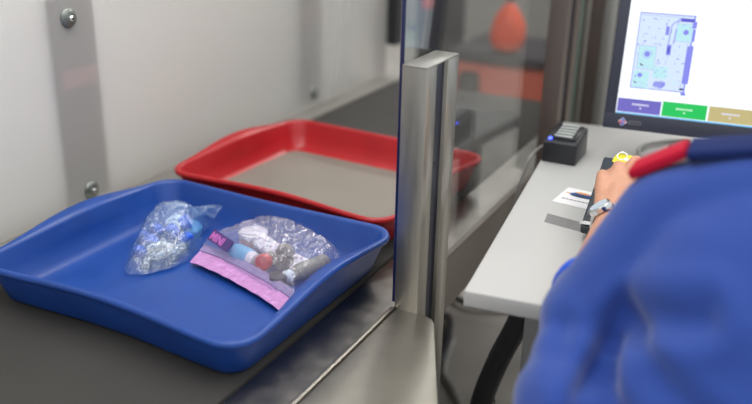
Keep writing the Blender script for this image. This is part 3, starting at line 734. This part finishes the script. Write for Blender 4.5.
fcable([(-.90, 2.24, .25), (-.86, 2.14, .27), (-.82, 2.04, .27), (-.86, 1.97, .25), (-.93, 2.02, .25), (-.92, 2.12, .25), (-.84, 2.16, .285), (-.79, 2.06, .29), (-.77, 1.9, .25), (-.83, 1.75, .25)], .013, 'cable_black', 'black cable coiled on the floor beside the conveyor foot')
bm = B(); tube(bm, [(-.84, 1.98, .24), (-.80, 2.0, .5), (-.77, 2.05, .65)], .014, 12)
tag(link('drain_hose', bm, 'leg', None, True), 'grey hose standing up from the floor under the conveyor', 'hose')

# ================================================================ HALL BEYOND THE GLASS
t = thing('utility_cart', 'dull orange cart with a dark slot, blurred beyond the glass', 'cart', (-1.33, 4.2, .24))
bm = B(); box(bm, -.28, .36, -.2, .3, .10, .42, .04, 4); link('body', bm, 'orange_dull', t, True, autosmooth=40)
bm = B(); box(bm, -.29, .22, -.22, .32, .42, .475, .015, 3); link('top_tray', bm, 'dark_cloth', t, True, autosmooth=40)
bm = B(); box(bm, -.225, -.115, -.212, -.19, .17, .37, .03, 3); link('dark_slot', bm, 'black', t, True, autosmooth=40)
bm = B(); box(bm, -.20, -.14, -.216, -.20, .175, .23, .01, 2); link('pale_latch', bm, 'alu', t, True, autosmooth=40)
for x in (-.22, .26):
    for y in (-.12, .22):
        bm = B(); lathe(bm, [(.05, -.02), (.05, .02)], 24, Matrix.Translation((x, y, .05)) @ Matrix.Rotation(PI / 2, 4, 'X')); link('wheel', bm, 'black', t, True, autosmooth=40)
t = thing('hanging_bag', 'bright orange pear-shaped bag hanging above the cart beyond the glass', 'bag', (-1.33, 4.05, .722))
bm = B(); lathe(bm, [(.03, 0), (.072, .015), (.088, .07), (.082, .13), (.06, .18), (.032, .22), (.018, .235)], 28)
for v in bm.verts: v.co.x *= 1 + .1 * noise.noise(v.co * 14); v.co.y *= .8
link('sack', bm, 'orange', t, True, autosmooth=60)
bm = B(); tube(bm, [(0, 0, .235), (.004, 0, .4), (0, 0, .8)], .011, 10); link('strap', bm, 'black', t, True)
t = thing('machine_cabinet', 'tall dark cabinet with a red knob beyond the glass, behind the short steel post', 'cabinet', (-1.73, 4.1, .24))
bm = B(); box(bm, -.075, .075, -.1, .2, 0, 1.6, .008); box(bm, -.07, .07, -.106, -.1, .5, 1.1, .002, mi=0); link('body', bm, 'dark_cloth', t, True, autosmooth=40)
bm = B(); lathe(bm, [(.016, 0), (.028, .006), (.028, .022), (.018, .028)], 20, Matrix.Translation((-.01, -.106, .69)) @ Matrix.Rotation(PI / 2, 4, 'X')); link('knob', bm, 'red_cap', t, True, autosmooth=40)
bm = B(); box(bm, -1.365, -1.315, 2.745, 2.80, .97, 2.2, .004); tag(link('rubber_curtain', bm, 'black'), 'black upright rubber strip at the far end of the white wall', 'curtain')

# ================================================================ CHAIR
t = thing('office_chair', 'black office chair under the person in blue', 'chair', (.03, .80, .24))
bm = B(); box(bm, -.23, .23, -.20, .22, .34, .395, .025, 4); link('seat', bm, 'black', t, True, autosmooth=50)
bm = B(); box(bm, -.18, .18, -.245, -.215, .48, .66, .014, 3); link('backrest', bm, 'black', t, True, autosmooth=50)
bm = B(); tube(bm, [(0, -.10, .40), (0, -.26, .42), (0, -.26, .56)], .015, 10); link('back_bar', bm, 'black', t, True)
bm = B(); lathe(bm, [(.03, .07), (.03, .25), (.02, .25), (.02, .40)], 20); link('gas_column', bm, 'leg', t, True, autosmooth=40)
for k in range(5):
    a = 2 * PI * k / 5 + .3; bm = B(); tube(bm, [(0, 0, .09), (.14 * math.cos(a), .14 * math.sin(a), .085), (.27 * math.cos(a), .27 * math.sin(a), .065)], .018, 10)
    l_ = link('base_arm', bm, 'black', t, True)
    bm = B(); lathe(bm, [(.026, -.018), (.026, .018)], 16, Matrix.Translation((.27 * math.cos(a), .27 * math.sin(a), .027)) @ Matrix.Rotation(PI / 2, 4, 'X')); link('caster', bm, 'black_gloss', l_, True, autosmooth=40)
for s in (-1, 1):
    bm = B(); tube(bm, [(s * .20, 0, .42), (s * .262, 0, .43), (s * .272, 0, .60)], .012, 10)
    bx_ = link('arm_post', bm, 'black', t, True)
    bm = B(); box(bm, s * .272 - .03, s * .272 + .03, -.12, .14, .60, .63, .012, 3); link('armrest', bm, 'black', t, True, autosmooth=50)

# ================================================================ PERSON
def icos(bm, c, r, sub=3, sc=(1, 1, 1), rotm=None):
    q = bmesh.ops.create_icosphere(bm, subdivisions=sub, radius=1)
    for v in q['verts']:
        p = Vector((v.co.x * r * sc[0], v.co.y * r * sc[1], v.co.z * r * sc[2]))
        if rotm: p = rotm @ p
        v.co = Vector(c) + p
def capsule(bm, p, q, r0, r1, n=16, steps=None):
    p, q = Vector(p), Vector(q); L = (q - p).length; st = steps or max(2, int(L / .02))
    prof = []
    for i in range(6): a = -PI / 2 + PI / 2 * i / 5.0; prof.append((max(r0 * math.cos(a), 1e-4), r0 * math.sin(a)))
    for i in range(1, st): s = i / st; prof.append((r0 + (r1 - r0) * s, L * s))
    for i in range(6): a = PI / 2 * i / 5.0; prof.append((max(r1 * math.cos(a), 1e-4), L + r1 * math.sin(a)))
    lathe(bm, prof, n, align(p, q))
def ellip_loft(bm, secs, n=36):
    rings = []
    for (cx, cy, cz, rx, ry, pw) in secs:
        ring = []
        for k in range(n):
            a = 2 * PI * k / n; ca, sa = math.cos(a), math.sin(a); e = 2 / pw
            ring.append(bm.verts.new((cx + rx * math.copysign(abs(ca) ** e, ca), cy + ry * math.copysign(abs(sa) ** e, sa), cz)))
        rings.append(ring)
    for a, b in zip(rings, rings[1:]):
        for k in range(n): bm.faces.new((a[k], a[(k + 1) % n], b[(k + 1) % n], b[k]))
    bm.faces.new(rings[0][::-1]); bm.faces.new(rings[-1])
def remeshed(o, vox, it=6, fac=.5):
    m = o.modifiers.new('remesh', 'REMESH'); m.mode = 'VOXEL'; m.voxel_size = vox; m.use_smooth_shade = True
    s = o.modifiers.new('smooth', 'SMOOTH'); s.iterations = it; s.factor = fac
    bpy.context.view_layer.update(); dg = bpy.context.evaluated_depsgraph_get()
    me = bpy.data.meshes.new_from_object(o.evaluated_get(dg)); old = o.data
    mats = [m_ for m_ in old.materials]; o.modifiers.clear(); o.data = me; bpy.data.meshes.remove(old); me.materials.clear()
    for m_ in mats: me.materials.append(m_)
    for p in me.polygons: p.use_smooth = True
    return o
V = Vector
PC = V((.045, 1.03, 1.20))                    # between the shoulders
SL, ER = V((-.115, 1.035, 1.185)), V((.34, 1.0, .985))
SR = V((.205, 1.045, 1.185))
EL = V((-.183, .968, 1.041))
WL = V((-.229, 1.318, 1.046)); WR = V((-.02, 1.44, 1.075))
ER = V((.285, 1.09, 1.060))
HD = V((.050, 1.14, 1.440))                   # head centre
body = B()
HIP = V((.035, .80, .76))
def torso(bm, g, top=True):
    ellip_loft(bm, [(.035, .80, .70, .165 + g, .115 + g, 2.3), (.035, .815, .80, .160 + g, .105 + g, 2.3), (.037, .86, .92, .150 + g, .100 + g, 2.3), (.04, .93, 1.04, .160 + g, .108 + g, 2.3),
                    (.045, .985, 1.14, .165 + g, .105 + g, 2.3), (.045, 1.02, 1.20, .150 + g, .085 + g, 2.2), (.045, 1.04, 1.245, .10 + g, .060 + g, 2.1)])
torso(body, -.016)
capsule(body, SL, V((-.02, 1.04, 1.215)), .050, .055); capsule(body, SR, V((.11, 1.04, 1.215)), .050, .055)
capsule(body, (.047, 1.05, 1.22), (.05, 1.10, 1.34), .062, .056)
# head
icos(body, HD + V((0, -.012, .015)), .092, 4, (.80, 1.0, 1.02)); icos(body, HD + V((0, .022, -.045)), .066, 4, (.86, .95, 1.0))
capsule(body, HD + V((0, .080, .018)), HD + V((0, .098, -.020)), .008, .013)
icos(body, HD + V((0, .074, -.058)), .018, 3, (1.3, .8, .8)); icos(body, HD + V((0, .066, -.092)), .020, 3, (1.1, .9, .8))
for s in (-1, 1):
    icos(body, HD + V((s * .076, -.005, -.008)), .026, 3, (.35, .7, 1.15))
    icos(body, HD + V((s * .030, .074, .032)), .016, 3, (1.4, .7, .6))
# arms
for S_, E_, W_ in ((SL, EL, WL), (SR, ER, WR)):
    capsule(body, S_, E_, .044, .034); capsule(body, E_, E_.lerp(W_, .3), .034, .043); capsule(body, E_.lerp(W_, .3), W_, .044, .028)
def hand(bm, W, fwd, upn, side, curl, spread=.10, sc=1.0):
    fwd = fwd.normalized(); upn = (upn - fwd * upn.dot(fwd)).normalized(); lat = fwd.cross(upn) * side   # lat points to the little finger
    def P(f, l, u): return W + (fwd * f + lat * l + upn * u) * sc
    for l, f in ((-.028, .078), (-.009, .084), (.010, .080), (.028, .072)):
        capsule(bm, P(.005, l * .5, 0), P(f, l, .002), .016 * sc, .0115 * sc)
    capsule(bm, P(.0, 0, 0), P(.05, 0, 0), .023 * sc, .020 * sc)
    tips = []
    lens = [(.040, .024, .020), (.044, .028, .021), (.041, .026, .021), (.032, .020, .018)]
    for i, (l, f) in enumerate(((-.029, .082), (-.010, .088), (.010, .084), (.029, .075))):
        p = P(f, l, .002); ang = curl[i][0]; dl = (i - 1.5) * spread
        for j, L in enumerate(lens[i]):
            dirv = (fwd * math.cos(ang) - upn * math.sin(ang) + lat * dl).normalized()
            q = p + dirv * L * sc; capsule(bm, p, q, (.0100 - .0009 * j) * sc, (.0092 - .0009 * j) * sc, 14, 3); p = q; ang += curl[i][1]
        tips.append((p.copy(), dirv.copy(), (upn * math.cos(ang) + fwd * math.sin(ang)).normalized()))
    # thumb leaves the side near the base of the palm
    p = P(.018, -.022, -.006); q = P(.048, -.048, -.012); capsule(bm, p, q, .015 * sc, .0125 * sc)
    r = P(.078, -.056, -.018); capsule(bm, q, r, .0115 * sc, .0105 * sc); s_ = P(.100, -.052, -.024); capsule(bm, r, s_, .0100 * sc, .0082 * sc)
    return tips
fl = V((-.008, .085, .038)); un = V((0, -.30, 1))
tips = hand(body, WL + V((-.004, .012, .004)), fl, un, -1, [(.10, .45), (.15, .50), (.30, .65), (.55, .95)], sc=1.1)
tipsR = hand(body, WR + V((-.014, .012, .004)), V((-.15, .085, .012)), V((0, -.25, 1)), 1, [(.10, .35), (.2, .4), (.25, .45), (.3, .5)], sc=1.0)
# legs
for s in (-1, 1):
    h = V((.035 + s * .09, .82, .745)); k = V((.035 + s * .13, 1.22, .74)); a = V((.035 + s * .13, 1.20, .33))
    capsule(body, h, k, .075, .055); capsule(body, k, a, .052, .036); capsule(body, a, a + V((0, .14, -.055)), .034, .03)
person = link('person', body, 'skin'); remeshed(person, .0050, 5, .5)
tag(person, 'person seated at the desk in a blue uniform shirt, left hand on the console', 'person')
# nails, eyes, lips
for p, dv, up in tips + tipsR:
    bm = B(); icos(bm, p + up * .0055, .0055, 2, (.9, .9, .25), up.to_track_quat('Z', 'Y').to_matrix())
    link('fingernail', bm, 'nail', person, True)
for s in (-1, 1):
    bm = B(); icos(bm, HD + V((s * .030, .0745, .018)), .0115, 3, (1.2, .9, .75)); e = link('eye', bm, 'eye_white', person, True)
    bm = B(); icos(bm, HD + V((s * .030, .0845, .018)), .005, 2, (1, .4, 1)); link('iris', bm, 'iris', e, True)
bm = B(); icos(bm, HD + V((0, .0875, -.058)), .020, 3, (1.2, .35, .30)); link('lips', bm, 'lip', person, True)
bm = B(); icos(bm, HD + V((0, -.020, .026)), .097, 4, (.82, 1.0, 1.02))
bmesh.ops.delete(bm, geom=[v for v in bm.verts if (v.co.y > HD.y + .045 and v.co.z < HD.z + .075) or v.co.z < HD.z - .055], context='VERTS')
for v in bm.verts: v.co += (v.co - HD).normalized() * .004 * noise.noise(v.co * 60)
link('hair', bm, 'hair', person, True)
# shirt
sh = B()
torso(sh, .016)
ellip_loft(sh, [(.035, .81, .70, .195, .135, 2.3), (.035, .82, .80, .200, .135, 2.3), (.037, .85, .90, .185, .125, 2.3), (.04, .90, 1.0, .170, .118, 2.3)])
capsule(sh, SL + V((.005, 0, .002)), V((-.02, 1.045, 1.222)), .062, .066); capsule(sh, SR, V((.11, 1.045, 1.222)), .062, .066)
for S_, E_, W_ in ((SL, EL, WL), (SR, ER, WR)):
    H_ = E_.lerp(W_, .24); capsule(sh, S_, E_, .062, .060); capsule(sh, E_, E_.lerp(W_, .14), .062, .056)
    d_ = (W_ - E_).normalized(); Lh = (H_ - E_).length
    lathe(sh, [(.03, -.01), (.058, 0), (.056, Lh * .5), (.0525, Lh)], 32, align(E_, H_))
icos(sh, EL + V((.0, -.05, -.025)), .056, 3, (1, 1.1, .9)); icos(sh, EL + V((.0, -.10, -.055)), .060, 3, (1, 1.1, 1)); icos(sh, EL + V((.01, -.14, -.10)), .07, 3, (1, 1.1, 1))
shirt = link('shirt', sh, 'shirt', person); remeshed(shirt, .0070, 12, .6)
CREASES = [([(-.045, 1.135), (-.10, 1.115), (-.14, 1.075), (-.150, 1.00)], -.012, .016), ([(-.135, 1.10), (-.06, 1.06), (.0, 1.04)], -.006, .014),
           ([(-.145, 1.04), (-.08, .99), (-.02, .96)], -.006, .013), ([(-.20, 1.06), (-.16, 1.03)], -.005, .012)]
def fold(p):
    a = V((-.115, .93, 1.10)); d = 0
    # creases radiating from under the arm plus gentle large folds
    q = p - V((-.10, .96, 1.12)); r = q.length
    d += .006 * noise.noise(V((p.x * 7, p.y * 7, p.z * 5))) + .0014 * noise.noise(p * 18)
    for path, dep, wd in CREASES:
        best = 9
        for (ax, az), (bx_, bz) in zip(path, path[1:]):
            a2 = Vector((ax, az)); b2 = Vector((bx_, bz)); pq = Vector((p.x, p.z)); ab = b2 - a2
            t_ = max(0, min(1, (pq - a2).dot(ab) / ab.length_squared)); best = min(best, (pq - a2 - ab * t_).length)
        d += dep * math.exp(-(best / wd) ** 2) - dep * .45 * math.exp(-((best - wd * 2.0) / wd) ** 2)
    return d
me = shirt.data; nrm = [v.normal.copy() for v in me.vertices]
for v, n_ in zip(me.vertices, nrm): v.co += n_ * fold(v.co)
H_ = EL.lerp(WL, .24); bm = B(); Mx = align(H_, WL)
bmesh_r = [(.0500, -.014), (.0575, -.014), (.0590, -.002), (.0575, .008), (.0520, .008), (.0490, 0), (.0490, -.010)]
lathe(bm, bmesh_r, 36, Mx, cap=False); link('sleeve_hem', bm, 'cuff', person, True, autosmooth=60)
H_ = ER.lerp(WR, .24); bm = B(); lathe(bm, bmesh_r, 36, align(H_, WR), cap=False); link('sleeve_hem', bm, 'cuff', person, True, autosmooth=60)
# red shoulder slides and navy collar
def strap(a, b, w0, th_, m, name):
    bm = B(); a, b = V(a), V(b); ax = (b - a).normalized(); side = V((0, 1, 0)); side = (side - ax * side.dot(ax)).normalized(); up_ = side.cross(ax)
    up_ = up_ if up_.z > 0 else -up_
    F = Matrix(((ax.x, side.x, up_.x, a.x), (ax.y, side.y, up_.y, a.y), (ax.z, side.z, up_.z, a.z), (0, 0, 0, 1)))
    box(bm, 0, (b - a).length, -w0, w0, 0, th_, .004, 3, mat4=F); return link(name, bm, m, person, True, autosmooth=60)
strap((-.163, 1.045, 1.222), (-.102, 1.045, 1.262), .026, .014, 'epaulette', 'shoulder_slide')
strap((.266, 1.045, 1.212), (.192, 1.045, 1.262), .026, .014, 'epaulette', 'shoulder_slide')
bm = B(); 
secs = []
ring_prof = [(.074, -.012), (.080, -.008), (.078, .018), (.070, .040), (.064, .042), (.064, .020), (.066, -.008)]
lathe(bm, ring_prof + [ring_prof[0]], 40, Matrix.Translation((.047, 1.065, 1.268)) @ Matrix.Rotation(-.35, 4, 'X') @ Matrix.Diagonal((1.0, .95, 1, 1)), cap=False)
link('collar', bm, 'navy', person, True, autosmooth=70)
strap((-.103, 1.045, 1.261), (.015, 1.05, 1.288), .034, .012, 'navy', 'shoulder_strap')
strap((.193, 1.045, 1.261), (.075, 1.05, 1.288), .034, .012, 'navy', 'shoulder_strap')
# trousers and shoes
tr = B(); ellip_loft(tr, [(.035, .80, .675, .17, .125, 2.4), (.035, .80, .76, .185, .135, 2.4), (.035, .815, .84, .172, .118, 2.3)])
for s in (-1, 1):
    h = V((.035 + s * .09, .82, .755)); k = V((.035 + s * .13, 1.22, .75)); a = V((.035 + s * .13, 1.20, .34))
    capsule(tr, h, k, .088, .070); capsule(tr, k, a, .066, .056)
tro = link('trousers', tr, 'trouser', person); remeshed(tro, .010, 6, .5)
for s in (-1, 1):
    bm = B(); a = V((.035 + s * .13, 1.185, .275)); capsule(bm, a, a + V((0, .16, 0)), .044, .040)
    for v in bm.verts: v.co.z = max(v.co.z, .241)
    link('shoe', bm, 'black', person, True)
# wristwatch
wm = thing('wristwatch', None, None); wm.parent = person; wm.name = 'wristwatch'
axw = (WL - EL).normalized(); Wc = WL - axw * .022; Mx = align(Wc, Wc + axw)
bm = B(); lathe(bm, [(.0310, -.009), (.0345, -.009), (.0355, 0), (.0345, .009), (.0310, .009), (.0310, -.009)], 40, Mx, cap=False)
for k in range(40): pass
link('strap', bm, 'chrome', wm, True, autosmooth=30)
upw = V((-.75, -.35, 1)); upw = (upw - axw * upw.dot(axw)).normalized()
bm = B(); lathe(bm, [(.016, 0), (.0195, .002), (.0195, .009), (.017, .011)], 32, align(Wc + upw * .030, Wc + upw * .05)); link('case', bm, 'chrome', wm, True, autosmooth=40)
bm = B(); lathe(bm, [(.0155, .0112), (.0155, .0116)], 32, align(Wc + upw * .030, Wc + upw * .05)); link('dial', bm, 'pale_item', wm)
